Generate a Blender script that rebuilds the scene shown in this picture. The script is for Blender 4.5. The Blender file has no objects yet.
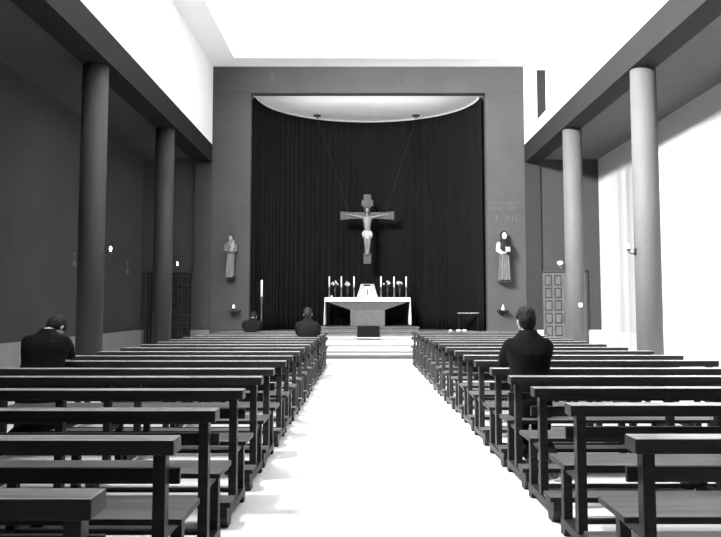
import bpy, bmesh, math, random
from mathutils import Vector, Matrix, Euler, noise
random.seed(7)
SC = bpy.context.scene
COL = SC.collection
PI = math.pi

# ------------------------------------------------------------------ camera, world, lights, exposure
cd = bpy.data.cameras.new('camera'); cam = bpy.data.objects.new('camera', cd); COL.objects.link(cam)
cd.sensor_width = 36.0; cd.lens = 650.0 / 721.0 * 36.0
cd.shift_x = -1.0 / 721.0
cd.clip_end = 100
cam.location = (0, 0, 1.4)
cam.rotation_euler = (math.radians(90 + 3.478), 0, 0)
SC.camera = cam

SC.view_settings.view_transform = 'Standard'
SC.view_settings.look = 'None'
SC.view_settings.gamma = 1.0
SC.view_settings.use_curve_mapping = False
SC.view_settings.exposure = -0.6

W = bpy.data.worlds.new('world'); SC.world = W; W.use_nodes = True
W.node_tree.nodes['Background'].inputs['Color'].default_value = (0.5, 0.5, 0.5, 1)
W.node_tree.nodes['Background'].inputs['Strength'].default_value = 0.3

LAYLIGHT = 1.6        # daylight through the glass ceiling
def area_light(name, loc, direction, sx, sy, power, spread=180):
    l = bpy.data.lights.new(name, 'AREA'); l.shape = 'RECTANGLE'; l.size = sx; l.size_y = sy
    l.energy = power; l.spread = math.radians(spread)
    o = bpy.data.objects.new(name, l); COL.objects.link(o); o.location = loc
    o.rotation_euler = Vector(direction).to_track_quat('-Z', 'Y').to_euler()
    return o
# daylight entering through the high windows of the left upper wall (above and before the picture frame)
WIN_Y = (4.5, 7.2, 9.9)
for wy in WIN_Y:
    area_light('window_daylight', (-4.40, wy, 8.0), (1, 0.62, -0.40), 1.4, 0.9, 3300, 120)
# unseen fill lamp added behind the sanctuary lintel to brighten the apse ceiling
area_light('sanctuary_fill', (0.2, 19.95, 7.2), (0, 0.55, 1), 4.5, 0.12, 22)

# ------------------------------------------------------------------ materials
def mat(name, g, rough=0.6, spec=0.5, metal=0.0, var=0.0, scale=6.0, stretch=(1, 1, 1), bump=0.0, tint=None, emit=0.0, objvar=0.0):
    m = bpy.data.materials.new(name); m.use_nodes = True
    nt = m.node_tree; N = nt.nodes; L = nt.links
    b = N['Principled BSDF']
    c = tint or (g, g, g)
    b.inputs['Base Color'].default_value = (*c, 1)
    b.inputs['Roughness'].default_value = rough
    b.inputs['Specular IOR Level'].default_value = spec
    b.inputs['Metallic'].default_value = metal
    if emit:
        b.inputs['Emission Color'].default_value = (1, 1, 1, 1)
        b.inputs['Emission Strength'].default_value = emit
    if var or bump:
        tc = N.new('ShaderNodeTexCoord'); mp = N.new('ShaderNodeMapping')
        mp.inputs['Scale'].default_value = stretch
        L.new(tc.outputs['Object'], mp.inputs['Vector'])
        nz = N.new('ShaderNodeTexNoise'); nz.inputs['Scale'].default_value = scale
        nz.inputs['Detail'].default_value = 6; nz.inputs['Roughness'].default_value = 0.62
        L.new(mp.outputs['Vector'], nz.inputs['Vector'])
        if var:
            rp = N.new('ShaderNodeValToRGB')
            rp.color_ramp.elements[0].position = 0.3; rp.color_ramp.elements[1].position = 0.7
            rp.color_ramp.elements[0].color = (*[max(0, x * (1 - var)) for x in c], 1)
            rp.color_ramp.elements[1].color = (*[min(1, x * (1 + var)) for x in c], 1)
            L.new(nz.outputs['Fac'], rp.inputs['Fac'])
            out = rp.outputs['Color']
            if objvar:
                oi = N.new('ShaderNodeObjectInfo'); mr = N.new('ShaderNodeMapRange')
                mr.inputs['To Min'].default_value = 1 - objvar; mr.inputs['To Max'].default_value = 1 + objvar
                L.new(oi.outputs['Random'], mr.inputs['Value'])
                mx = N.new('ShaderNodeVectorMath'); mx.operation = 'SCALE'
                L.new(out, mx.inputs[0]); L.new(mr.outputs['Result'], mx.inputs['Scale'])
                out = mx.outputs['Vector']
            L.new(out, b.inputs['Base Color'])
        if bump:
            bp = N.new('ShaderNodeBump'); bp.inputs['Strength'].default_value = bump; bp.inputs['Distance'].default_value = 0.01
            L.new(nz.outputs['Fac'], bp.inputs['Height']); L.new(bp.outputs['Normal'], b.inputs['Normal'])
    return m

def marble_floor():
    m = mat('pale_marble', 0.90, rough=0.32, spec=0.5, var=0.03, scale=1.6, bump=0.0)
    nt = m.node_tree; N = nt.nodes; L = nt.links
    b = N['Principled BSDF']; src = b.inputs['Base Color'].links[0].from_socket
    tc = N.new('ShaderNodeTexCoord'); br = N.new('ShaderNodeTexBrick')
    br.offset = 0.0; br.inputs['Scale'].default_value = 1.0
    br.inputs['Brick Width'].default_value = 0.8; br.inputs['Row Height'].default_value = 0.8
    br.inputs['Mortar Size'].default_value = 0.004
    br.inputs['Color1'].default_value = (1, 1, 1, 1); br.inputs['Color2'].default_value = (0.96, 0.96, 0.96, 1)
    br.inputs['Mortar'].default_value = (0.93, 0.93, 0.93, 1)
    L.new(tc.outputs['Object'], br.inputs['Vector'])
    mx = N.new('ShaderNodeMix'); mx.data_type = 'RGBA'; mx.blend_type = 'MULTIPLY'; mx.inputs['Factor'].default_value = 1
    L.new(src, mx.inputs[6]); L.new(br.outputs['Color'], mx.inputs[7]); L.new(mx.outputs[2], b.inputs['Base Color'])
    return m

M = dict(
    floor=marble_floor(),
    white=mat('white_plaster', 0.82, 0.85, 0.2, var=0.02, scale=2),
    ceil=mat('ceiling_plaster', 0.88, 0.9, 0.2, var=0.02, scale=2),
    beam_r=mat('grey_painted_beam', 0.013, 0.8, 0.2, var=0.10, scale=3, stretch=(1, .3, 1)),
    beam_l=mat('shaded_grey_painted_beam', 0.010, 0.85, 0.15, var=0.10, scale=3, stretch=(1, .3, 1)),  # same beam paint, darkened for the shade on the left side
    front=mat('grey_rendered_wall', 0.057, 0.85, 0.2, var=0.10, scale=1.1, bump=0.05),
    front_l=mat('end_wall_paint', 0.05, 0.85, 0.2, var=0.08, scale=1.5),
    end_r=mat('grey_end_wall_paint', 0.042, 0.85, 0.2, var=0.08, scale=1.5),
    wall_l=mat('darkened_wall_paint', 0.042, 0.9, 0.15, var=0.10, scale=0.9),  # left aisle's shade put into the colour; also darkens the back wall
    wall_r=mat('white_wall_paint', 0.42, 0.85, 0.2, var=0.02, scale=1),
    aisle_l=mat('shaded_aisle_ceiling', 0.05, 0.9, 0.15, var=0.06, scale=2),  # left aisle ceiling toned down to carry its shade
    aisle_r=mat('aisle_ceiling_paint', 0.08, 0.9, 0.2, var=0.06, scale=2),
    dado_r=mat('lit_stone_dado', 0.5, 0.6, 0.4, var=0.08, scale=3),  # same dado whitened for the strong light on the right
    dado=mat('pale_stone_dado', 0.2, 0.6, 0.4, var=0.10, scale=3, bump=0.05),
    stone=mat('white_marble_step', 0.50, 0.4, 0.5, var=0.04, scale=3),
    gstone=mat('dimmed_marble_step', 0.10, 0.4, 0.5, var=0.15, scale=3),  # step marble greyed to stand for the dimmer light around the altar
    col_l=mat('shaded_column_render', 0.03, 0.7, 0.3, var=0.14, scale=4, stretch=(1, 1, .25), bump=0.08),  # same column render with the left side's shade in its colour
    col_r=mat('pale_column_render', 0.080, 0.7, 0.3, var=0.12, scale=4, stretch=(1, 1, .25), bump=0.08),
    woodseat=mat('toplit_pew_seat_wood', 0.085, 0.35, 0.4, var=0.50, scale=4, stretch=(0.30, 7, 5), bump=0.10, objvar=0.15),  # overhead light painted into seat and kneeler tops
    veil=mat('pale_silk_veil', 0.33, 0.7, 0.3, var=0.06, scale=8),
    pilaster=mat('dark_pilaster_paint', 0.028, 0.85, 0.2, var=0.08, scale=1.5),
    pole=mat('dull_brass', 0.05, 0.5, 0.4),
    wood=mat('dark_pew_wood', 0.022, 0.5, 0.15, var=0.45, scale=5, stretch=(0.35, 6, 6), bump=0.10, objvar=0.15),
    woodtop=mat('toplit_pew_wood', 0.30, 0.27, 0.6, var=0.50, scale=4, stretch=(0.30, 7, 5), bump=0.10, objvar=0.15),  # bright highlight of the rail tops painted into the colour
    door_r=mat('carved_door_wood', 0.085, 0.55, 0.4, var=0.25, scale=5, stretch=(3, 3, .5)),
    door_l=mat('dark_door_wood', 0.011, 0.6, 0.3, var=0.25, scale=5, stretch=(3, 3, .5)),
    frame=mat('dark_door_frame', 0.04, 0.6, 0.3),
    curtain=mat('black_velvet', 0.0065, 0.95, 0.05, var=0.2, scale=5, stretch=(1, 1, .1)),
    rail=mat('pale_rail', 0.5, 0.5, 0.4),
    black=mat('black_cloth', 0.008, 0.95, 0.04, var=0.25, scale=20),
    shoe=mat('black_leather', 0.01, 0.35, 0.5),
    hair=mat('dark_hair', 0.008, 0.7, 0.15, var=0.5, scale=40, stretch=(1, 1, .3), bump=0.3),
    skin=mat('skin', 0.30, 0.55, 0.3, var=0.05, scale=20),
    linen=mat('white_linen', 0.80, 0.8, 0.2, var=0.03, scale=8),
    altar=mat('grey_altar_stone', 0.10, 0.6, 0.4, var=0.18, scale=6, bump=0.05),
    carpet=mat('dark_carpet', 0.013, 0.95, 0.05, var=0.2, scale=30),
    wax=mat('white_wax', 0.75, 0.5, 0.4),
    metal=mat('tarnished_metal', 0.13, 0.4, 0.5, metal=0.5),
    dmetal=mat('dark_metal', 0.03, 0.4, 0.5, metal=0.3),
    vase=mat('dark_vase_glaze', 0.03, 0.3, 0.5),
    leaf=mat('dark_leaves', 0.05, 0.6, 0.3, var=0.3, scale=20),
    petal=mat('pale_petals', 0.60, 0.7, 0.2),
    cross=mat('dark_cross_wood', 0.045, 0.6, 0.3, var=0.25, scale=6, stretch=(2, 2, .5)),
    corpus=mat('painted_corpus', 0.13, 0.5, 0.4, var=0.12, scale=9),
    loin=mat('pale_loincloth', 0.30, 0.6, 0.3),
    robe_l=mat('carved_robe_grey', 0.12, 0.6, 0.3, var=0.25, scale=8, stretch=(2, 2, .4)),
    robe_r=mat('painted_robe_grey', 0.085, 0.6, 0.3, var=0.25, scale=8, stretch=(2, 2, .4)),
    hood=mat('dark_hood_paint', 0.007, 0.7, 0.2),
    figure=mat('figure_paint', 0.25, 0.6, 0.3),
    whitepaint=mat('white_painted_wood', 0.80, 0.6, 0.3),
    relief=mat('faint_relief_lettering', 0.095, 0.8, 0.2),
    relief_d=mat('faint_dark_lettering', 0.047, 0.8, 0.2),
    bulb=mat('lit_bulb', 0.9, 0.3, 0.3, emit=14.0),
    bulb_r=mat('white_glass_bulb', 0.9, 0.2, 0.5, emit=2.0),
    flame=mat('votive_flame', 0.9, 0.3, 0.3, emit=9.0),
    glass=mat('daylit_glass', 0.8, 0.2, 0.5, emit=3.0),
    laylight=mat('frosted_ceiling_glass', 0.8, 0.4, 0.3, emit=LAYLIGHT),
    paper=mat('white_paper', 0.78, 0.8, 0.2),
    plaque=mat('station_plaque', 0.085, 0.7, 0.3),
)

# ------------------------------------------------------------------ mesh helpers
class MB:
    def __init__(s): s.bm = bmesh.new()
    def box(s, x0, x1, y0, y1, z0, z1, bev=0.0, T=None):
        vs = [s.bm.verts.new((x, y, z)) for x in (x0, x1) for y in (y0, y1) for z in (z0, z1)]
        fs = [s.bm.faces.new([vs[i] for i in q]) for q in ((0, 1, 3, 2), (4, 6, 7, 5), (0, 4, 5, 1), (2, 3, 7, 6), (0, 2, 6, 4), (1, 5, 7, 3))]
        if bev:
            es = list({e for f in fs for e in f.edges})
            r = bmesh.ops.bevel(s.bm, geom=es, offset=bev, segments=2, affect='EDGES', profile=0.5)
            vs = list({v for f in r['faces'] for v in f.verts} | {v for v in vs if v.is_valid})
        if T is not None:
            for v in vs: v.co = T @ v.co
        return s
    def rings(s, rings, cap=True, closed=False):
        """rings: list of lists of points, equal counts"""
        R = [[s.bm.verts.new(p) for p in r] for r in rings]
        n = len(R[0])
        k = len(R)
        for a in range(k - 1 + (1 if closed else 0)):
            A, B = R[a], R[(a + 1) % k]
            for i in range(n):
                s.bm.faces.new((A[i], A[(i + 1) % n], B[(i + 1) % n], B[i]))
        if cap and not closed:
            s.bm.faces.new(R[0][::-1]); s.bm.faces.new(R[-1])
        return s
    def lathe(s, prof, c=(0, 0, 0), n=20, ry=1.0):
        """prof: list of (radius, z)"""
        return s.rings([[(c[0] + r * math.cos(2 * PI * i / n), c[1] + ry * r * math.sin(2 * PI * i / n), c[2] + z) for i in range(n)] for r, z in prof])
    def loft(s, secs, n=20, pw=2.0):
        """secs: (cx,cy,cz,rx,ry) horizontal elliptical sections"""
        out = []
        for cx, cy, cz, rx, ry in secs:
            r = []
            for i in range(n):
                a = 2 * PI * i / n; c, d = math.cos(a), math.sin(a)
                r.append((cx + rx * math.copysign(abs(c) ** (2 / pw), c), cy + ry * math.copysign(abs(d) ** (2 / pw), d), cz))
            out.append(r)
        return s.rings(out)
    def tube(s, pts, rad, n=12, balls=True):
        pts = [Vector(p) for p in pts]
        if not isinstance(rad, (list, tuple)): rad = [rad] * len(pts)
        rs = []; up = None
        for i, p in enumerate(pts):
            d = (pts[min(i + 1, len(pts) - 1)] - pts[max(i - 1, 0)]).normalized()
            if up is None: up = Vector((0, 0, 1)) if abs(d.z) < .9 else Vector((1, 0, 0))
            a = d.cross(up).normalized(); b = a.cross(d).normalized(); up = b
            rs.append([p + rad[i] * (math.cos(2 * PI * k / n) * a + math.sin(2 * PI * k / n) * b) for k in range(n)])
        s.rings(rs)
        if balls:
            s.ball(pts[0], rad[0] * .98); s.ball(pts[-1], rad[-1] * .98)
        return s
    def ball(s, c, r, sc=(1, 1, 1), n=14, T=None):
        m = Matrix.Translation(Vector(c)) @ Matrix.Diagonal((r * sc[0], r * sc[1], r * sc[2], 1))
        if T is not None: m = T @ m
        bmesh.ops.create_uvsphere(s.bm, u_segments=n, v_segments=max(6, n * 2 // 3), radius=1, matrix=m)
        return s
    def mesh(s, name, smooth=False, m=None):
        bmesh.ops.recalc_face_normals(s.bm, faces=s.bm.faces[:])
        me = bpy.data.meshes.new(name); s.bm.to_mesh(me); s.bm.free()
        if smooth:
            for p in me.polygons: p.use_smooth = True
        if m: me.materials.append(M[m])
        return me
    def build(s, name, m, parent=None, smooth=False, remesh=0.0, relax=4, **kw):
        me = s.mesh(name, smooth, m)
        o = bpy.data.objects.new(name, me); COL.objects.link(o)
        if remesh:
            md = o.modifiers.new('r', 'REMESH'); md.mode = 'VOXEL'; md.voxel_size = remesh; md.use_smooth_shade = True
            ms = o.modifiers.new('s', 'SMOOTH'); ms.factor = 0.5; ms.iterations = relax
            dg = bpy.context.evaluated_depsgraph_get()
            me2 = bpy.data.meshes.new_from_object(o.evaluated_get(dg))
            o.modifiers.clear(); o.data = me2
            if not me2.materials: me2.materials.append(M[m])
            for p in me2.polygons: p.use_smooth = True
            me2.name = name
        if parent: o.parent = parent
        for k, v in kw.items(): o[k] = v
        return o

def toplit(o):      # light from above put into the paler upper faces, the others stay dark
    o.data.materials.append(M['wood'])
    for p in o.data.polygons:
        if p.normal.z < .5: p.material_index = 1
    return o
def thing(name, label, cat, loc=(0, 0, 0), rz=0.0, group=None):
    o = bpy.data.objects.new(name, None); COL.objects.link(o); o.empty_display_size = .1
    o.location = loc; o.rotation_euler = (0, 0, rz); o['label'] = label; o['category'] = cat
    if group: o['group'] = group
    return o
def tag(o, label, cat, group=None, loc=None, rz=None):
    o['label'] = label; o['category'] = cat
    if group: o['group'] = group
    if loc is not None: o.location = loc
    if rz is not None: o.rotation_euler = (0, 0, rz)
    return o
def struct(name, mb, m, parent=None, smooth=False):
    o = mb.build(name, m, parent, smooth)
    if not parent: o['kind'] = 'structure'
    return o
def copy_tree(o, parent=None):
    c = o.copy(); COL.objects.link(c); c.parent = parent
    for ch in list(o.children): copy_tree(ch, c)
    return c

# ------------------------------------------------------------------ dimensions
XC = 0.2
NL, NR = -4.52, 4.93        # nave faces of the beams and upper walls
OL, OR = -5.02, 5.39        # outer faces of beams
AL, AR = -6.60, 7.17        # aisle outer walls
D = 19.42                   # altar wall face
BACK = -3.5
ZB, ZT, ZA, ZC = 5.79, 6.34, 5.90, 8.75
HL, HR, HZ = -3.36, 3.77, 7.93   # sanctuary opening
DT = 19.70                  # back of the altar wall

# ------------------------------------------------------------------ shell
struct('floor', MB().box(-6.8, 7.4, BACK - .2, 23.2, -.2, 0), 'floor')
# ceiling: plaster border around a glazed panel
c = MB(); px0, px1, py0, py1 = -3.80, 4.16, 3.5, 18.72
c.box(NL - .2, px0, BACK - .2, D + .3, ZC, ZC + .25); c.box(px1, NR + .2, BACK - .2, D + .3, ZC, ZC + .25)
c.box(px0, px1, py1, D + .3, ZC, ZC + .25); c.box(px0, px1, BACK - .2, py0, ZC, ZC + .25)
struct('ceiling', c, 'ceil')
t = MB(); w = .05
t.box(px0, px0 + w, py0, py1, ZC - .02, ZC + .12); t.box(px1 - w, px1, py0, py1, ZC - .02, ZC + .12)
t.box(px0 + w, px1 - w, py1 - w, py1, ZC - .02, ZC + .12); t.box(px0 + w, px1 - w, py0, py0 + w, ZC - .02, ZC + .12)
struct('trim_1', t, 'white')
p = struct('window_1', MB().box(px0 + w, px1 - w, py0 + w, py1 - w, ZC + .08, ZC + .12), 'laylight')
g = MB()
for x in (-2.83, -1.54, -.25, 1.04, 2.33, 3.5): g.box(x - .012, x + .012, py0 + w, py1 - w, ZC + .06, ZC + .08)
g.build('glazing_bar', 'white', p)

# front (altar) wall
struct('wall_front', MB().box(NL, NR, D, DT, HZ + .012, ZC)
       .box(NL, HL, D, DT, 0, HZ).box(HR, NR, D, DT, 0, HZ)
       .box(NL, NR, D + .012, DT, HZ, HZ + .012), 'front')
# aisle end walls with the pilasters under the beams
struct('wall_end_left', MB().box(AL - .2, NL, D + .06, DT, 0, ZT), 'front_l')
struct('wall_end_right', MB().box(NR, AR + .2, D + .06, DT, 0, ZT), 'end_r')
struct('trim_2', MB().box(OL, NL - .002, D - .02, D + .06, 0, ZB), 'front_l')
struct('trim_3', MB().box(NR + .002, OR, D - .02, D + .06, 0, ZB), 'pilaster')
# beams
struct('trim_4', MB().box(OL, NL, BACK, D, ZB, ZT), 'beam_l')
struct('trim_5', MB().box(NR, OR, BACK, D, ZB, ZT), 'beam_r')
# upper walls; the right one has a tall slot window near the altar
struct('wall_left', MB().box(NL - .3, NL - .005, BACK, D + .06, ZT, ZC + .1), 'white')
sy0, sy1, sz0, sz1 = 17.10, 18.05, 6.68, 8.12
struct('wall_right', MB().box(NR + .005, NR + .35, BACK, sy0, ZT, ZC + .1).box(NR + .005, NR + .35, sy1, D + .06, ZT, ZC + .1)
       .box(NR + .005, NR + .35, sy0, sy1, ZT, sz0).box(NR + .005, NR + .35, sy0, sy1, sz1, ZC + .1), 'white')
wn = struct('window_2', MB().box(NR + .30, NR + .33, sy0, sy1, sz0, sz1), 'glass')
MB().box(NR + .03, NR + .32, sy1 - .03, sy1 - .002, sz0 + .003, sz1 - .003).build('window_reveal', 'beam_r', wn)
# high windows of the left upper wall that let the daylight in
for i, wy in enumerate(WIN_Y):
    wn = struct('window_%d' % (i + 3), MB().box(NL + .0, NL + .02, wy - .7, wy + .7, 7.55, 8.45), 'glass')
    f = MB()
    f.box(NL, NL + .05, wy - .76, wy - .7, 7.49, 8.51).box(NL, NL + .05, wy + .7, wy + .76, 7.49, 8.51)
    f.box(NL, NL + .05, wy - .7, wy + .7, 7.49, 7.55).box(NL, NL + .05, wy - .7, wy + .7, 8.45, 8.51)
    f.build('window_frame', 'white', wn)
# aisle ceilings, outer walls
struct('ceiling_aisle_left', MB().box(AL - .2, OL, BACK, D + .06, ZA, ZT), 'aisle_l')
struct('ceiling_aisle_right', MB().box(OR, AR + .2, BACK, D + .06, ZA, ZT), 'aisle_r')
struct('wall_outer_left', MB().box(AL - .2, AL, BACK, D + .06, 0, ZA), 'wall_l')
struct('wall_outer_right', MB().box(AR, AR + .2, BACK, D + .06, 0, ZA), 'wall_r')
struct('wall_back', MB().box(AL - .2, AR + .2, BACK - .2, BACK, 0, ZC + .1), 'wall_l')
# dado bands
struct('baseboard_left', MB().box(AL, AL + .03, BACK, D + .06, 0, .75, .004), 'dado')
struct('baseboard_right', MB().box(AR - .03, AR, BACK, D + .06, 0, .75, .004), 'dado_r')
dl0, dl1 = -6.42, -5.08     # left door
dr0, dr1 = 5.36, 6.70       # right door
b = MB().box(AL + .03, dl0 - .06, D + .03, D + .06, 0, .75).box(dl1 + .0, NL, D - .05, D - .02, 0, .75)
struct('baseboard_front_left', b, 'dado')
b = MB().box(dr1 + .06, AR - .03, D + .03, D + .06, 0, .75).box(NR, OR + .02, D - .05, D - .02, 0, .75)
struct('baseboard_front_right', b, 'dado_r')

# doors
def door(name, x0, x1, m, fm):
    y = D + .06
    d = MB().box(x0 - .06, x0, y - .07, y, 0, 2.52, .005).box(x1, x1 + .06, y - .07, y, 0, 2.52, .005).box(x0 - .06, x1 + .06, y - .07, y, 2.46, 2.54, .005)
    root = struct(name, d, fm)
    mid = (x0 + x1) / 2
    for a, b2 in ((x0 + .004, mid - .004), (mid + .004, x1 - .004)):
        MBk = MB().box(a, b2, y - .03, y - .002, 0.01, 2.45)
        leaf = MBk.build('door_leaf', fm, root)
        wd = b2 - a; cw = (wd - .06 * 3) / 2
        q = MB()
        for k in range(3): q.box(a + k * (cw + .06), a + k * (cw + .06) + .06, y - .055, y - .03, .01, 2.45, .004)
        for k in range(7):
            q.box(a, b2, y - .054, y - .03, .12 + k * .377 - (.11 if k == 0 else 0), .18 + k * .377, .004)
        q.build('lattice', m, leaf)
        for cix in range(2):
            xa = a + .06 + cix * (cw + .06)
            for r in range(6):
                za = .18 + r * .377
                MB().box(xa + .035, xa + cw - .035, y - .060, y - .03, za + .04, za + .277, .012).build('raised_panel', m, leaf)
        hx = mid - .05 if a < mid - .1 else mid + .05
        MB().box(hx - .012, hx + .012, y - .10, y - .03, .98, 1.12, .004).build('door_handle', 'metal', leaf)
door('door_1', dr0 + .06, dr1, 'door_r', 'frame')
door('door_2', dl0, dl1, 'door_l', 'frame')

# columns
def column(x, y, m, label, grp):
    r = .225
    root = thing('round_column', label, 'column', (x, y, 0), 0, grp)
    n = 40
    MB().lathe([(r, .10), (r, 3.0), (r, ZB)], n=n).build('shaft', m, root, smooth=True)
    MB().lathe([(r + .035, 0), (r + .035, .07), (r, .10)], n=n).build('base', m, root)
CLX, CRX = -4.84, 5.19
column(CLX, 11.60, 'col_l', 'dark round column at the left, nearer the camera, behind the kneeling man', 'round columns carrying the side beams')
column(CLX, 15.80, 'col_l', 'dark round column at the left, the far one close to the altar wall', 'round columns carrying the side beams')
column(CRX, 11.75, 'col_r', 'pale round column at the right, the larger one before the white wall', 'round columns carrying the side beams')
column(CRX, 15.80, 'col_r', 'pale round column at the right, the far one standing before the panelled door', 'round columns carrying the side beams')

# ------------------------------------------------------------------ sanctuary: apse, steps, predella
def ell(a, rx, ry): return (XC + rx * math.cos(a), DT + ry * math.sin(a))
apse = MB(); n = 48; RX, RY = (HR - HL) / 2 + .12, 2.94
pts_i = [ell(PI * i / n, RX, RY) for i in range(n + 1)]; pts_o = [ell(PI * i / n, RX + .15, RY + .15) for i in range(n + 1)]
apse.rings([[(*pts_i[i], 0), (*pts_o[i], 0), (*pts_o[i], HZ + .3), (*pts_i[i], HZ + .3)] for i in range(n + 1)])
struct('wall_apse', apse, 'front')
struct('ceiling_apse', MB().box(-3.9, 4.3, DT, 23.1, HZ, HZ + .2), 'ceil')
# floor steps across the sanctuary
for i, (y0, z1) in enumerate(((18.00, .10), (18.28, .225), (18.58, .39), (18.88, .557))):
    z0 = (0, .10, .225, .39)[i]
    q = MB().box(-3.3, 3.7, y0, D, z0, z1 - .035).box(-3.3, 3.7, y0 - .055, D, z1 - .035, z1, .006)
    struct('floor_step_%s' % ('lower', 'second', 'third', 'upper')[i], q, 'gstone' if i == 0 else 'stone')  # lowest step greyed for the dark line at its foot
q = MB().box(HL, HR, D, 22.4, .0, .557)
struct('floor_sanctuary', q, 'stone')
struct('floor_predella', MB().box(HL, HR, 19.95, 22.42, .557, .655).box(HL, HR, 19.92, 22.42, .655, .69, .006), 'gstone')
struct('floor_altar_platform', MB().box(-1.42, 1.78, 20.30, 22.1, .69, .775).box(-1.45, 1.81, 20.27, 22.1, .775, .81, .006), 'gstone')
# carpet strip going down the front of the altar steps
q = MB(); prof = [(21.05, .815), (20.24, .815), (20.24, .695), (19.89, .695), (19.89, .563), (18.84, .563), (18.84, .50)]
q.rings([[( -.13, y, z), (.55, y, z), (.55, y - .01, z + .012), (-.13, y - .01, z + .012)] for y, z in prof])
tag(q.build('carpet_runner', 'carpet'), 'dark carpet strip laid over the steps in front of the altar', 'carpet')

# ------------------------------------------------------------------ curtain
cu = MB(); n = 620; RXc, RYc = (HR - HL) / 2 + .0, 2.78
rows = 14; R = []
for j in range(rows + 1):
    z = .69 + (HZ - .012 - .70) * j / rows
    r = []
    for i in range(n + 1):
        a = PI * i / n * .986 + .022
        t = i / n
        amp = .012 + .035 * (1 if t < .36 else .35)
        if t > .9: amp = .03
        ph = noise.noise((t * 14, 0, 3.1)) * 5 + noise.noise((t * 9, z * .12, 7.7)) * 1.2
        w_ = math.sin(i * .52 + ph) * amp * (1.0 - .25 * z / 8)
        x, y = ell(a, RXc - .06 + w_, RYc - .06 + w_)
        r.append(cu.bm.verts.new((x, y, z)))
    R.append(r)
for j in range(rows):
    for i in range(n): cu.bm.faces.new((R[j][i], R[j][i + 1], R[j + 1][i + 1], R[j + 1][i]))
cur = cu.build('curtain', 'curtain', smooth=True)
md = cur.modifiers.new('thickness', 'SOLIDIFY'); md.thickness = .006
tag(cur, 'black full-height curtain hung in folds around the curved back of the sanctuary', 'curtain')
rl = MB(); rl.tube([(*ell(PI * i / 60 * .97 + .045, RXc - .13, RYc - .13), HZ - .035) for i in range(61)], .028, n=8, balls=False)
rl.build('curtain_rail', 'rail', cur, smooth=True)

# ------------------------------------------------------------------ altar and what stands on it
ALX0, ALX1, AY0, AY1 = -1.16, 1.55, 21.05, 21.75
at = thing('altar', 'grey stone altar with flared underside and block foot on the top step', 'altar', (XC, 21.4, .81))
def loc(mb, o):      # build in world coords, then shift under parent
    return mb
def built(mb, name, m, parent, **k):
    o = mb.build(name, m, parent, **k)
    off = Vector(parent.matrix_basis.translation)
    o.data.transform(Matrix.Translation(-off)); return o
ZTOP = 1.74
built(MB().box(ALX0, ALX1, AY0, AY1, 1.60, ZTOP - .012, .006), 'table_slab', 'altar', at)
q = MB()
def rect(x0, x1, y0, y1, z): return [(x0, y0, z), (x1, y0, z), (x1, y1, z), (x0, y1, z)]
q.rings([rect(-.36, .76, AY0 + .10, AY1 - .12, 1.335), rect(ALX0 + .05, ALX1 - .05, AY0 + .02, AY1 - .03, 1.60)])
built(q, 'flared_underside', 'altar', at)
built(MB().box(-.36, .76, AY0 + .10, AY1 - .12, .812, 1.335, .008), 'pedestal', 'altar', at)
# cloth
cl = MB(); N1 = 40
def cloth_side(x, sgn):
    rs = []
    for j in range(13):
        z = ZTOP - (ZTOP - .86) * j / 12
        r = []
        for i in range(21):
            y = AY0 - .012 + (AY1 - AY0 + .02) * i / 20
            r.append((x + sgn * (.012 + .030 * (j / 12) * (1 + math.sin(i * 1.7 + j * .2)) * .5), y, z))
        for i in range(20, -1, -1):
            y = AY0 - .012 + (AY1 - AY0 + .02) * i / 20
            r.append((x + sgn * (-.004 + .030 * (j / 12) * (1 + math.sin(i * 1.7 + j * .2)) * .5), y, z))
        rs.append(r)
    cl.rings(rs)
cl.box(ALX0 - .02, ALX1 + .02, AY0 - .02, AY1 + .01, ZTOP - .012, ZTOP, .003)
cl.box(ALX0 - .02, ALX1 + .02, AY0 - .022, AY0 - .008, ZTOP - .13, ZTOP - .005, .003)
cloth_side(ALX0 - .02, -1); cloth_side(ALX1 + .02, 1)
tag(cl.build('altar_cloth', 'linen'), 'white altar cloth hanging down both ends of the altar', 'altar cloth')

ty = 21.42
tb = thing('tabernacle', 'small tabernacle under a pale veil, in the middle of the altar', 'tabernacle', (.19, ty, ZTOP))
k = MB(); k.box(-.15, .15, -.13, .13, .0, .37, .006).build('cabinet', 'whitepaint', tb)
k = MB().box(-.10, .10, -.150, -.131, .06, .33, .004); dr = k.build('door', 'whitepaint', tb)
MB().box(-.018, .018, -.158, -.15, .08, .30, .003).build('door_panel', 'dmetal', dr)
v = MB(); rs = []
for j in range(11):
    t = j / 10; hw = .36 - .13 * (1 - (1 - t) ** 1.5) if t < 1 else .22
    hw = .365 - .145 * t ** .8; z = .002 + .43 * t
    r = []
    # open-fronted veil: U shape seen from above
    outline = [(-.105 - .0, -.19)] + [(-hw + .0, -.185), (-hw, .0), (-hw * .9, .2), (0, .22), (hw * .9, .2), (hw, .0), (hw, -.185)] + [(.105, -.19)]
    outer = [Vector((x, y + .012 * math.sin(x * 60), z)) for x, y in outline]
    inner = [Vector((x * .955 if abs(x) > .11 else x, y * .94 + .004, z)) for x, y in reversed(outline)]
    rs.append(outer + inner)
v.rings(rs)
v.box(-.225, .225, -.195, .2, .425, .445, .006)
v.build('veil', 'veil', tb)

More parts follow.
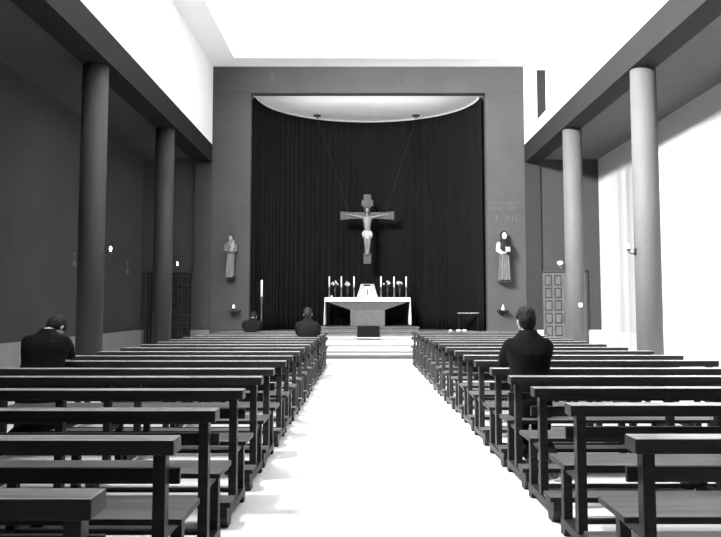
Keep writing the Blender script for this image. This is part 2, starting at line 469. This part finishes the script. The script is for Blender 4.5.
def candlestick(x, label, y=21.36):
    o = thing('candlestick', label, 'candlestick', (x, y, ZTOP), 0, 'tall candlesticks on the altar')
    MB().lathe([(.055, 0), (.055, .012), (.035, .03), (.022, .05), (.028, .09), (.020, .13), (.026, .20), (.018, .27), (.022, .30), (.03, .315)], n=14).build('holder', 'metal', o, smooth=True)
    MB().lathe([(.02, .315), (.045, .325), (.048, .335), (.022, .34)], n=14).build('drip_pan', 'dmetal', o, smooth=True)
    MB().lathe([(.024, .34), (.023, .69), (.008, .70)], n=12).build('candle', 'wax', o, smooth=True)
    return o
def px_x(px, y, z=2.1): return (px - 361.5) * (y * .998 + (z - 1.4) * .0607) / 650
names = ['outermost on the left end of the altar', 'second from the left end of the altar', 'just left of the veiled tabernacle',
         'just right of the veiled tabernacle', 'second from the right end of the altar', 'outermost on the right end of the altar']
for px, nm in zip((329.3, 341.4, 354.0, 381.0, 394.1, 406.2), names):
    candlestick(px_x(px, 21.36), 'tall white candle in a slim holder, ' + nm)
def flowers(x, label, seed, y=21.50):
    rnd = random.Random(seed)
    o = thing('flower_vase', label, 'vase of flowers', (x, y, ZTOP), 0, 'flower vases between the altar candles')
    MB().lathe([(.035, 0), (.035, .012), (.012, .03), (.014, .12), (.03, .20), (.036, .27), (.028, .31)], n=14).build('vase', 'vase', o, smooth=True)
    lf = MB(); pt = MB()
    for i in range(16):
        a = rnd.uniform(0, 2 * PI); r = rnd.uniform(.02, .13); z = .52 - r * .9 + rnd.uniform(-.05, .06)
        p = Vector((r * math.cos(a), .6 * r * math.sin(a), z))
        lf.tube([(0, 0, .29), (p.x * .5, p.y * .5, .29 + (z - .29) * .6), p], .004, n=5, balls=False)
        d = Matrix.Translation(p * .9 + Vector((0, 0, .02))) @ Matrix.Rotation(a, 4, 'Z') @ Matrix.Rotation(.7, 4, 'Y')
        lf.ball((0, 0, 0), .035, (1.3, .5, .15), 8, T=d)
        if i < 9:
            for k in range(5):
                b_ = 2 * PI * k / 5
                pt.ball(p + Vector((.016 * math.cos(b_), -.02, .016 * math.sin(b_))), .013, (1, .6, 1), 7)
    lf.build('foliage', 'leaf', o, smooth=True); pt.build('blossoms', 'petal', o, smooth=True)
for i, (px, nm) in enumerate(zip((335.0, 347.6, 387.5, 399.6), ('at the left end of the altar', 'left of the tabernacle, nearer to it', 'right of the tabernacle, nearer to it', 'at the right end of the altar'))):
    flowers(px_x(px, 21.50), 'dark slender vase of pale flowers ' + nm, 30 + i)
q = MB().lathe([(.028, 0), (.03, .04), (.02, .06), (.012, .065)], n=12)
tag(q.build('altar_cruet', 'whitepaint', smooth=True), 'tiny white cruet on the left front edge of the altar', 'cruet', loc=(px_x(331.8, 21.15, 1.75), 21.15, ZTOP))

# tall floor candle left of the sanctuary opening
pc = thing('floor_candlestick', 'tall floor candle stand with white candle at the left of the sanctuary', 'candlestick', (px_x(261.5, 19.25, 1.4), 19.25, .557))
MB().lathe([(.14, 0), (.14, .03), (.05, .06), (.025, .10)], n=18).build('base', 'pole', pc, smooth=True)
MB().lathe([(.025, .10), (.022, .5), (.034, .53), (.022, .56), (.026, .95), (.045, 1.12), (.05, 1.17), (.03, 1.18)], n=14).build('pole', 'pole', pc, smooth=True)
MB().lathe([(.032, 1.18), (.031, 1.66), (.01, 1.675)], n=14).build('candle', 'wax', pc, smooth=True)

# credence table at the right of the sanctuary
ct = thing('credence_table', 'small dark side table with a pale top by the curtain, right of the altar', 'table', (3.30, 20.06, .69))
MB().box(-.34, .30, -.13, .10, .545, .565, .004).build('table_top', 'veil', ct)
for sx in (-.31, .27):
    for sy in (-.10, .07): MB().box(sx - .015, sx + .015, sy - .015, sy + .015, 0, .54).build('leg', 'black', ct)

# ------------------------------------------------------------------ crucifix
CY = 21.45
def zc(py, y=CY): # image row -> height at depth y
    k = (308 - py) / 650.0
    return 1.4 + k * y / (1 - k * .0607)
cr = thing('crucifix', 'large hanging crucifix with pale corpus above the altar', 'crucifix', (px_x(367.3, CY, 4), CY, 0))
sc_ = (CY + .18) / 650
q = MB()
q.box(-.095, .095, -.03, .03, zc(255), zc(206), .006)
q.build('upright', 'cross', cr)
for s in (-1, 1):
    q = MB()
    q.rings([[(s * a, y, z) for y, z in ((-.028, z0), (.028, z0), (.028, z1), (-.028, z1))] for a, z0, z1 in
             ((.095, zc(219.2), zc(212.8)), (.55, zc(219.2), zc(212.8)), (.89, zc(220.3), zc(211.8)))])
    q.build('cross_arm', 'cross', cr)
q = MB().box(-.12, .12, -.035, .035, zc(208), zc(195), .006).box(-.19, .19, -.033, .033, zc(206.5), zc(200.5), .006)
q.build('title_board', 'cross', cr)
q = MB().box(-.125, .125, -.035, .035, zc(264), zc(253.5), .006); q.build('foot_board', 'cross', cr)
cp = MB(); zh = zc(211.3)
F = -.07
cp.ball((0, F - .03, zh), .085, (.8, .95, 1.15)); cp.tube([(0, F, zh - .08), (0, F, zh - .16)], [.045, .05])
zsh = zc(217.2)
cp.loft([(0, F, zc(235), .115, .065), (0, F - .01, zc(230), .095, .06), (0, F - .01, zc(224), .125, .075), (0, F, zc(219), .16, .075), (0, F, zc(217), .09, .05)], n=18)
for s in (-1, 1):
    cp.tube([(s * .13, F, zc(218.3)), (s * .38, F - .01, zc(216.6)), (s * .62, F + .03, zc(215.2))], [.046, .034, .024])
    cp.ball((s * .66, F + .035, zc(215)), .035, (1.2, .5, .8), 8)
    for f in range(4): cp.tube([(s * .68, F + .03, zc(215) - .018 + f * .013), (s * (.735 - .01 * abs(f - 1)), F + .0, zc(215) - .02 + f * .015)], .007, 6)
    cp.tube([(s * .065, F, zc(234)), (s * .055, F - .045, zc(244)), (s * .035, F, zc(251.5)), (s * .02, F - .015, zc(254))], [.075, .052, .032, .03])
    cp.ball((s * .02, F - .05, zc(254.8)), .04, (.7, 1.3, .9), 8)
cps = cp.build('corpus', 'corpus', cr, remesh=.013)
lc = MB().loft([(0, F - .005, zc(239.5), .10, .085), (0, F - .005, zc(236), .135, .095), (0, F - .005, zc(231.5), .125, .08)], n=20)
lc.tube([(.10, F - .04, zc(232)), (.15, F - .04, zc(235)), (.13, F - .03, zc(239))], [.035, .03, .012])
lc.tube([(-.11, F - .03, zc(232)), (-.16, F - .03, zc(234)), (-.14, F - .02, zc(238))], [.03, .03, .012])
lc.build('loincloth', 'loin', cps, remesh=.014)
MB().ball((0, F + .005, zh + .02), .085, (.95, .95, 1.2)).tube([(-.05, F, zh - .02), (-.06, F, zh - .11)], .025).tube([(.05, F, zh - .02), (.06, F, zh - .11)], .025).build('hair', 'hood', cps, remesh=.014)
# wires and ceiling hooks
HY = 21.72
for px, s in ((317.2, -1), (416.0, 1)):
    hx = px_x(px, HY, HZ) - cr.location.x
    MB().tube([(s * .62, 0, zc(212.5)), (hx, HY - CY, HZ - .10)], .005, 6, balls=False).build('suspension_wire', 'dmetal', cr)
    MB().lathe([(.13, HZ - .03), (.13, HZ - .001)], n=16, c=(hx, HY - CY, 0)).lathe([(.02, HZ - .11), (.03, HZ - .03)], n=8, c=(hx, HY - CY, 0)).build('ceiling_hook', 'dmetal', cr)

# ------------------------------------------------------------------ wall statues
def statue_right():
    o = thing('wall_statue', 'robed statue in a dark hood with a book, right of the sanctuary', 'statue', (px_x(504.3, 19.17, 3), 19.17, 2.16))
    r = MB()
    r.loft([(0, 0, .05, .19, .13), (-.005, 0, .12, .185, .12), (0, 0, .55, .165, .11), (0, 0, .85, .165, .12), (0, 0, 1.00, .15, .10)], n=22)
    for i, x in enumerate((-.13, -.07, -.01, .05, .11)):
        r.tube([(x * 1.2, -.10, .07), (x * .95, -.105, .85)], [.026, .014], 8)
    robe = r.build('robe', 'robe_r', o, remesh=.014)
    a = MB()
    a.tube([(-.15, 0, 1.12), (-.19, -.04, .95), (-.10, -.13, .86)], [.075, .07, .05])
    a.build('white_sleeve', 'whitepaint', o, remesh=.013, label='white sleeve of the left arm')
    a = MB(); a.tube([(.15, 0, 1.12), (.17, -.04, .96), (.10, -.13, .84)], [.075, .07, .055])
    a.loft([(0.0, 0, .90, .165, .118), (0.0, 0, 1.02, .18, .13), (0.0, 0, 1.16, .155, .12), (.0, .01, 1.27, .10, .10)], n=18)
    a.ball((0, .03, 1.38), .115, (1, 1, 1.25))
    a.build('hood', 'hood', o, remesh=.014, label='dark hood and shoulder cape')
    h = MB(); h.ball((0, -.035, 1.37), .088, (.85, .95, 1.2)); h.ball((0, -.125, 1.36), .016, (.8, 1, 1.5), 8)
    for s in (-1, 1): h.ball((s * .032, -.115, 1.385), .009, (1.2, 1, .8), 6)
    h.build('face', 'whitepaint', o, remesh=.009)
    bk = MB(); T = Matrix.Translation((.05, -.17, .96)) @ Matrix.Rotation(-.5, 4, 'X')
    bk.box(-.05, .09, -.012, .012, -.085, .085, .004, T=T); bk.build('book', 'figure', o)
    hd = MB(); hd.ball((-.03, -.18, .85), .035, (1.2, .8, .8), 8)
    for f in range(4): hd.tube([(-.02 + f * .016, -.19, .855), (-.015 + f * .016, -.20, .90)], .009, 6)
    hd.tube([(-.05, -.18, .86), (-.055, -.19, .90)], .01, 6)
    hd.build('hand', 'figure', o, remesh=.006)
    [MB().ball((s * .07, -.10, .055), .04, (.8, 1.5, .6), 8).build('foot', 'hood', o, smooth=True) for s in (-1, 1)]
    MB().box(-.15, .15, -.12, .248, 0, .035, .005).build('bracket', 'dmetal', o)
statue_right()
def statue_left():
    o = thing('wall_statue', 'greyish robed statue cradling a child, on the wall left of the sanctuary', 'statue', (px_x(230.5, 19.19, 3), 19.19, 2.27))
    r = MB()
    r.loft([(-.02, 0, .05, .125, .11), (0, 0, .12, .12, .10), (.01, 0, .50, .105, .09), (.01, 0, .78, .12, .10), (0, 0, .93, .145, .11), (0, 0, 1.04, .12, .09), (-.01, 0, 1.10, .06, .06)], n=20)
    for x in (-.08, -.03, .03, .08): r.tube([(x * 1.2 - .01, -.085, .07), (x + .01, -.085, .78)], [.022, .012], 8)
    r.tube([(-.12, 0, .98), (-.155, -.05, .80), (-.03, -.14, .80)], [.06, .055, .04])
    r.tube([(.12, 0, .98), (.155, -.05, .82), (.05, -.14, .78)], [.06, .055, .04])
    r.build('robe', 'robe_l', o, remesh=.013)
    h = MB(); h.ball((0, -.02, 1.19), .073, (.85, .95, 1.2)); h.ball((0, -.095, 1.18), .013, (.8, 1, 1.5), 8)
    h.tube([(0, -.0, 1.10), (0, -.0, 1.05)], .04)
    h.build('head', 'figure', o, remesh=.009)
    MB().ball((0, .01, 1.215), .078, (.92, .95, 1.1)).build('hair', 'hood', o, smooth=True)
    cth = MB(); cth.ball((.10, -.12, 1.08), .043, (.9, .9, 1.1)); cth.tube([(.10, -.11, 1.03), (.09, -.13, .93), (.05, -.16, .83)], [.035, .055, .04])
    cth.tube([(.08, -.14, .98), (.02, -.16, 1.0)], [.022, .018], 8)
    cth.build('child', 'figure', o, remesh=.011, label='small child figure in its arms')
    [MB().ball((-.02 + s * .055, -.08, .05), .038, (.8, 1.5, .6), 8).build('foot', 'figure', o, smooth=True) for s in (-1, 1)]
    MB().box(-.12, .11, -.11, .228, 0, .03, .005).build('bracket', 'dmetal', o)
statue_left()

# votive lamps on brackets under the statues
for px, lab, fm in ((233.5, 'small lit votive lamp on a wall bracket below the left statue', 'flame'), (503.0, 'white votive lamp on a wall bracket below the right statue', 'bulb_r')):
    o = thing('votive_lamp', lab, 'votive lamp', (px_x(px, 19.17, 1.35), 19.17, 1.20), 0, 'votive lamps on wall brackets')
    s = 1 if px > 300 else -1
    MB().rings([rect(-.02, .02, .20, .249, -.02), rect(-.13, .17, -.08, .249, .10), rect(-.13, .17, -.08, .249, .13)]).build('bracket', 'dmetal' if s < 0 else 'beam_r', o)
    MB().lathe([(.03, .13), (.045, .15), (.05, .19), (.045, .20)], n=14).build('cup', 'dmetal' if s < 0 else 'whitepaint', o, smooth=True)
    MB().lathe([(.02, .20), (.028, .235), (.012, .28), (.002, .30)], n=12).build('flame', fm, o, smooth=True)

# ------------------------------------------------------------------ faint inscriptions on the altar wall
def glyph(mb, x, z, h, kind, y, w=None, th=.018):
    w = w or h * .6; d = .006
    def bar(x0, z0, x1, z1):
        a = Vector((x1 - x0, 0, z1 - z0)); L_ = a.length; ang = math.atan2(z1 - z0, x1 - x0)
        T = Matrix.Translation((x + (x0 + x1) / 2, y, z + (z0 + z1) / 2)) @ Matrix.Rotation(-ang, 4, 'Y')
        mb.box(-L_ / 2, L_ / 2, -d, 0, -th / 2, th / 2, T=T)
    S = {'I': [(0, 0, 0, h)], 'T': [(-w / 2, h, w / 2, h), (0, 0, 0, h)], 'X': [(-w / 2, 0, w / 2, h), (-w / 2, h, w / 2, 0)],
         'E': [(-w / 2, 0, -w / 2, h), (-w / 2, 0, w / 2, 0), (-w / 2, h / 2, w / 3, h / 2), (-w / 2, h, w / 2, h)],
         'N': [(-w / 2, 0, -w / 2, h), (w / 2, 0, w / 2, h), (-w / 2, h, w / 2, 0)], 'V': [(-w / 2, h, 0, 0), (0, 0, w / 2, h)],
         'A': [(-w / 2, 0, 0, h), (0, h, w / 2, 0), (-w / 4, h * .4, w / 4, h * .4)], 'O': [(-w / 2, 0, -w / 2, h), (w / 2, 0, w / 2, h), (-w / 2, 0, w / 2, 0), (-w / 2, h, w / 2, h)],
         'K': [(-w / 2, 0, -w / 2, h), (-w / 2, h / 2, w / 2, h), (-w / 2, h / 2, w / 2, 0)], '+': [(0, 0, 0, h), (-w / 2, h * .65, w / 2, h * .65)],
         '*': [(0, 0, 0, h), (-w / 2, h * .5, w / 2, h * .5), (-w / 2, h * .15, w / 2, h * .85), (-w / 2, h * .85, w / 2, h * .15)],
         'L': [(-w / 2, 0, -w / 2, h), (-w / 2, 0, w / 2, 0)], ' ': []}[kind]
    for b_ in S: bar(*b_)
def line(mb, x0, x1, z, h, s, th):
    for i, ch in enumerate(s): glyph(mb, x0 + (x1 - x0) * (i + .5) / len(s), z, h, ch, D, w=(x1 - x0) / len(s) * .62, th=th)
def X_(px, z): return px_x(px, D, z)
def Z_(py): return zc(py, D)
q = MB(); line(q, X_(268, 8.3), X_(277, 8.3), Z_(84), .34, '*', .02)
tag(q.build('wall_emblem', 'relief'), 'faint pale star emblem at the left of the lintel inscription', 'emblem')
q = MB(); line(q, X_(286, 8.3), X_(445, 8.3), Z_(86), .30, 'KNVKAT EIXI N EIEX T AVN', .016)
tag(q.build('wall_inscription', 'relief_d'), 'weathered dark lettering along the lintel above the sanctuary opening', 'inscription')
def inscription(label, m, lines):
    o = thing('wall_inscription', label, 'inscription')
    for x0, x1, z, hh, txt, th in lines:
        q = MB(); line(q, X_(x0, 4), X_(x1, 4), Z_(z), hh, txt, th); q.build('text_line', m, o)
inscription('faint pale inscription with a small cross above the right statue', 'relief',
            [(488, 520, 205, .085, 'IEVNATINEIT', .012), (488, 516, 210, .085, 'TEAVN IXEN', .012), (494, 499, 221.5, .20, '+', .03), (505, 520, 221.5, .17, 'XIE', .018)])
inscription('faint inscription of several short lines above the left statue', 'relief_d',
            [(225, 246, 206, .06, 'TEINATIE', .010), (225, 246, 215, .20, 'EELIIIIII', .010), (225, 246, 221, .10, 'EINVAE', .010)])

# ------------------------------------------------------------------ lamps on the columns
def sconce(cx, cy, z, dirx, label, bm_, am, big=1.0):
    o = thing('wall_sconce', label, 'wall lamp', (cx + dirx * .225, cy, z), 0, 'lamps fixed to the columns')
    MB().box(-.02 if dirx > 0 else -.005, .005 if dirx > 0 else .02, -.05, .05, -.06, .06, .004).build('back_plate', am, o)
    MB().tube([(0, 0, -.03), (dirx * .07, -.03, -.045), (dirx * .13, -.05, -.02), (dirx * .14, -.05, .02)], .011, 8).build('arm', am, o, smooth=True)
    MB().lathe([(.02, .01), (.034, .03), (.036, .045), (.02, .05)], c=(dirx * .14, -.05, 0), n=12).build('lamp_holder', am, o, smooth=True)
    MB().lathe([(.012, .045), (.018 * big, .07), (.022 * big, .095), (.016 * big, .125), (.003, .14)], c=(dirx * .14, -.05, 0), n=14).build('bulb', bm_, o, smooth=True)
sconce(CLX, 11.60, 2.36, 1, 'lit bulb on a dark arm of the nearer left column', 'bulb', 'dmetal')
sconce(CLX, 15.80, 2.38, 1, 'lit bulb on a dark arm of the far left column', 'bulb', 'dmetal')
sconce(CRX, 11.75, 2.42, -1, 'lamp on a bent dark arm of the nearer right column', 'bulb_r', 'dmetal')
sconce(CRX, 15.80, 2.40, -1, 'bright white lamp on the far right column beside the panelled door', 'bulb_r', 'metal', 3.2)
q = MB().box(-.04, .04, -.02, 0, -.05, .05, .006)
tag(q.build('switch_plate', 'whitepaint'), 'small white switch plate on the far right column', 'switch', loc=(CRX + .05, 15.80 - .219, 1.47))

# stations of the cross on the outer walls
def station(x, y, sgn, label):
    o = thing('station_plaque', label, 'plaque', (x, y, 2.5), 0, 'stations of the cross on the aisle walls')
    MB().box(min(0, sgn * .025), max(0, sgn * .025), -.09, .09, -.13, -.02, .005).build('picture', 'plaque', o)
    q = MB().box(min(0, sgn * .02), max(0, sgn * .02), -.018, .018, .03, .22, .002).box(min(0, sgn * .02), max(0, sgn * .02), -.07, .07, .13, .165, .002)
    q.build('small_cross', 'plaque', o)
station(AL, 14.85, 1, 'faint small station plaque with a cross on the left wall, nearer one')
station(AL, 18.25, 1, 'faint small station plaque with a cross on the left wall between the columns')

# ------------------------------------------------------------------ pews
PL = 2.59
def make_pew():
    o = thing('kneeler_pew', 'x', 'pew')
    # local: x from 0 (aisle end) to PL outwards, y=0 post centre, +y towards the altar
    toplit(MB().box(0, PL, -.07, .05, .775, .84, .006).build('top_rail', 'woodtop', o))
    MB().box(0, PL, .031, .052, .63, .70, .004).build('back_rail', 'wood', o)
    toplit(MB().box(0, PL, .075, .40, .437, .467, .005).build('seat', 'woodseat', o))
    toplit(MB().box(.02, PL - .02, -.345, -.18, .135, .17, .005).build('kneeling_board', 'woodseat', o))
    MB().box(.06, PL - .06, .235, .262, .07, .10, .002).build('stretcher', 'wood', o)
    for x in (.045, PL / 2, PL - .10):
        MB().box(x, x + .055, -.03, .03, .095, .775, .004).build('post', 'wood', o)
        MB().box(x, x + .055, .24, .295, .095, .437, .004).build('leg', 'wood', o)
        q = MB().rings([[(x + e, .30, .10), (x + e, .30, .0), (x + e, .23, .0), (x + e, .21, .05), (x + e, -.20, .05), (x + e, -.22, .0), (x + e, -.30, .0), (x + e, -.345, .07), (x + e, -.345, .135), (x + e, -.19, .135), (x + e, -.15, .10)] for e in (-.004, .059)])
        q.build('runner', 'wood', o)
        MB().box(x + .015, x + .04, .031, .24, .385, .436, .002).build('seat_bearer', 'wood', o)
    return o
proto = make_pew()
first = [True]
words = ['nearest', 'second', 'third', 'fourth', 'fifth', 'sixth', 'seventh', 'eighth', 'ninth', 'tenth', 'eleventh', 'twelfth', 'thirteenth', 'fourteenth', 'fifteenth', 'sixteenth', 'seventeenth', 'frontmost']
Lf = [2.04, 2.89, 3.68, 4.56, 5.40, 6.12, 6.97, 7.72, 8.46]; Lf += [8.46 + .80 * i for i in range(1, 10)]
Rt = [2.91, 3.87, 4.67, 5.43, 6.14, 7.03, 7.81, 8.6, 9.38]; Rt += [9.38 + .80 * i for i in range(1, 9)]
used = False
for side, lst in (('left', Lf), ('right', Rt)):
    for i, yf in enumerate(lst):
        o = copy_tree(proto) if used else proto
        used = True
        y = yf - .05 + .035
        dx = random.uniform(-.012, .012); rz = random.uniform(-.004, .004)
        if side == 'left':
            xe = -.79 + dx + (-.01 if i else 0)
            o.location = (xe - PL, y, 0); o.rotation_euler = (0, 0, rz)
        else:
            xe = (1.17 if i == 0 else 1.21) + dx
            o.location = (xe, y, 0); o.rotation_euler = (0, 0, rz)
        w_ = words[i] if i < len(lst) - 1 else 'frontmost'
        extra = {('left', 0): 'mostly cropped away', ('right', 0): 'seat cropped by the frame', ('right', 3): 'behind the kneeling person',
                 ('left', 5): 'behind the kneeling person', ('left', len(Lf) - 1): 'before the altar steps', ('right', len(Rt) - 1): 'before the altar steps'}.get((side, i), '')
        cnt = ' row' if w_ in ('nearest', 'frontmost') else ' row from the camera'
        o['label'] = 'dark wooden pew %s of the aisle, %s%s%s' % (side, w_, cnt, (', ' + extra) if extra else '')
        o['group'] = 'kneeler pews in the %s block' % side

# prayer books on the first right pew
for px, w_, lab in ((450.5, .07, 'leftmost'), (458.5, .085, 'middle'), (464.5, .08, 'rightmost')):
    y = Rt[-1] - .025
    q = MB().box(-w_ / 2, w_ / 2, -.045, .045, 0, .03, .003)
    o = thing('prayer_book', '%s of the three small white prayer books on the front right pew' % lab, 'book', (px_x(px, y, .85), y, .8405), random.uniform(-.2, .2), 'prayer books on the front right pew')
    MB().box(-w_ / 2, w_ / 2, -.045, .045, 0, .036, .004).build('cover', 'whitepaint', o)
    MB().box(-w_ / 2 + .004, w_ / 2 - .002, -.048, .043, .006, .031).build('pages', 'paper', o)

# ------------------------------------------------------------------ people kneeling
def person(x, y, label, rz=0.0, s=1.0, lean=.12, bow=.2, roll=0.0, turn=0.0, wide=1.0, pose='clasped', collar=True):
    root = thing('person', label, 'person', (x, y, 0), rz, None)
    V = Vector
    kz = .17
    hip = V((0, -.03, kz + .48))
    ax = V((0, math.sin(lean), math.cos(lean)))
    def T_(t, dx=0, dy=0): return hip + ax * (.52 * t) + V((dx, dy, 0))
    neck = T_(1.0)
    # head frame
    H = Matrix.Translation(neck + V((0, .015, -.012))) @ Matrix.Rotation(turn, 4, 'Z') @ Matrix.Rotation(roll, 4, 'Y') @ Matrix.Rotation(-(lean + bow), 4, 'X')
    def h(px, py, pz): return H @ V((px, py, pz))
    b = MB()
    b.tube([T_(.9), neck, h(0, .0, .06)], [.065, .056, .052])
    b.ball((0, .01, .155), 1, (.076, .096, .102), 20, T=H)                 # skull
    b.ball((0, .035, .095), 1, (.060, .072, .070), 16, T=H)                # jaw
    b.ball((0, .085, .055), 1, (.026, .024, .022), 10, T=H)                # chin
    b.ball((0, .113, .115), 1, (.013, .020, .022), 10, T=H)                # nose
    b.ball((0, .098, .145), 1, (.055, .014, .012), 10, T=H)                # brow
    b.ball((0, .102, .082), 1, (.024, .010, .008), 10, T=H)                # mouth
    for e in (-1, 1): b.ball((e * .078, .0, .12), 1, (.011, .020, .032), 10, T=H)
    # trunk, arms, legs under the clothes
    b.loft([(0, -.03, kz + .40, .13, .09), (*T_(.1), .145, .095), (*T_(.45), .14, .09), (*T_(.8), .165, .10), (*T_(.97), .11, .07)], n=16)
    if pose == 'clasped':
        arms = [[T_(.82, e * .165 * wide), V((e * .185 * wide, .20, .905)), V((e * .05, .33, 1.00)), V((e * .018, .37, 1.06))] for e in (-1, 1)]
    else:   # head resting on the hands
        hr = h(.05, .12, .03)
        arms = [[T_(.82, e * .165 * wide), V((e * .175 * wide, .17, .905)), hr + V((e * .045 - .0, .03, -.10)), hr + V((e * .035 + .02, .02, -.03))] for e in (-1, 1)]
    for e, A in zip((-1, 1), arms):
        b.tube(A[:3], [.050, .042, .030])
        d = (A[3] - A[2]).normalized(); side = V((e, 0, 0))
        b.tube([A[2], A[3]], [.028, .034], 10)
        for f in range(4):
            base = A[3] + d * .02 + V((0, (f - 1.5) * .019, 0))
            L_ = (.062, .075, .07, .055)[f]
            b.tube([base, base + d * L_ * .5 + side * -.004, base + d * L_ * .8 - side * .022], [.0095, .009, .008], 8)
        b.tube([A[3] - d * .02 + V((0, -.025, 0)), A[3] + V((0, -.05, 0)) + d * .03, A[3] + V((0, -.045, 0)) + d * .055], [.011, .010, .009], 8)
    for e in (-1, 1):
        b.tube([hip + V((e * .09, 0, 0)), V((e * .10, .02, kz + .055)), V((e * .09, -.36, kz - .02))], [.075, .05, .035])
    body = b.build('body', 'skin', root, remesh=.0065, relax=3)
    ey = MB()
    for e in (-1, 1): ey.ball((e * .030, .100, .125), 1, (.011, .008, .007), 8, T=H)
    ey.build('eyes', 'hair', root, smooth=True)
    # jacket
    j = MB()
    j.loft([(0, -.035, kz + .24, .195 * wide, .135), (0, -.035, kz + .40, .20 * wide, .145), (*T_(.12), .185 * wide, .135), (*T_(.4), .185 * wide, .125),
            (*T_(.68), .212 * wide, .140), (*T_(.80), .212 * wide, .130), (*T_(.90), .172 * wide, .110), (*T_(.98), .110, .090), (*T_(1.05), .072, .075)], n=26, pw=2.25)
    for e, A in zip((-1, 1), arms):
        j.tube([T_(.80, e * .165 * wide), A[1].lerp(A[0], .5) + V((e * .012, -.01, 0)), A[1] + V((e * .004, 0, .006)), A[1].lerp(A[2], .5), A[1].lerp(A[2], .93)], [.070, .066, .058, .052, .045], 14)
        j.ball(T_(.80, e * .152 * wide), .074)
    jk = j.build('jacket', 'black', root, remesh=.013, relax=5)
    for v in jk.data.vertices:        # soft cloth creases
        n_ = noise.noise(v.co * 9 + V((x, y, 0))) * .006 + noise.noise(V((v.co.x * 26, v.co.y * 26, v.co.z * 5))) * .0035
        v.co += v.normal * n_
    cb = MB()                        # collar of the jacket, folded
    cb.rings([[neck + V((r * math.cos(a), r * math.sin(a) * .95 + .002 - dz * .1, dz)) for a in [2 * PI * i / 24 for i in range(24)]] for r, dz in ((.100, -.030), (.075, .040), (.068, .040), (.085, -.03))], cap=False, closed=True)
    cb.build('jacket_collar', 'black', jk, smooth=True)
    if collar:
        cs = MB()
        cs.rings([[neck + V((r * math.cos(a), r * math.sin(a) * .95 + .006, dz)) for a in [2 * PI * i / 24 for i in range(24)]] for r, dz in ((.066, -.02), (.061, .033), (.056, .033), (.060, -.02))], cap=False, closed=True)
        cs.build('shirt_collar', 'linen', root, smooth=True, label='white shirt collar')
    # trousers: thighs upright, shins back over the floor
    tr = MB()
    for e in (-1, 1):
        tr.tube([V((e * .085, -.03, kz + .45)), V((e * .095, -.005, kz + .25)), V((e * .10, .02, kz + .075))], [.105, .092, .072], 14)
        tr.tube([V((e * .10, .02, kz + .075)), V((e * .095, -.18, kz + .055)), V((e * .09, -.36, kz + .02))], [.070, .062, .050], 14)
    tr.loft([(0, -.035, kz + .36, .17, .12), (0, -.035, kz + .50, .165, .11)], n=18)
    tr.build('trousers', 'black', root, remesh=.013)
    for e in (-1, 1):
        sh = MB(); sh.tube([V((e * .09, -.37, kz + .00)), V((e * .09, -.415, kz - .07)), V((e * .09, -.40, .05))], [.042, .044, .036], 12)
        sh.build('shoe', 'shoe', root, remesh=.010)
    hr_ = MB()
    hr_.ball((0, -.002, .178), 1, (.086, .102, .092), 22, T=H)
    hr_.ball((0, -.030, .135), 1, (.083, .082, .095), 20, T=H)
    hr_.ball((0, -.045, .085), 1, (.062, .045, .060), 16, T=H)
    for e in (-1, 1): hr_.ball((e * .066, .020, .16), 1, (.018, .055, .045), 12, T=H)
    ho = hr_.build('hair', 'hair', root, remesh=.009, relax=2)
    for v in ho.data.vertices:
        v.co += v.normal * noise.noise(V((v.co.x * 60, v.co.y * 60, v.co.z * 22))) * .005
    root.scale = (s, s, s)
    return root
person(1.475, 5.76, 'person in a dark suit with short dark hair, kneeling upright in the right pews', lean=.10, bow=.10, turn=.12, wide=.93)
person(-3.235, 6.62, 'person in a dark suit kneeling with bowed head on the hand, at the far left', lean=.28, bow=.72, roll=.04, turn=-.20, wide=1.15, pose='rest', collar=False)
person(-1.05, 12.68, 'person in dark clothes kneeling near the aisle in the forward left pews', lean=.12, bow=.15, wide=1.05, collar=False)
person(-2.64, 15.62, 'dark hunched kneeling person in the front left pews, beside the floor candle', lean=.42, bow=.5, wide=1.05, collar=False)
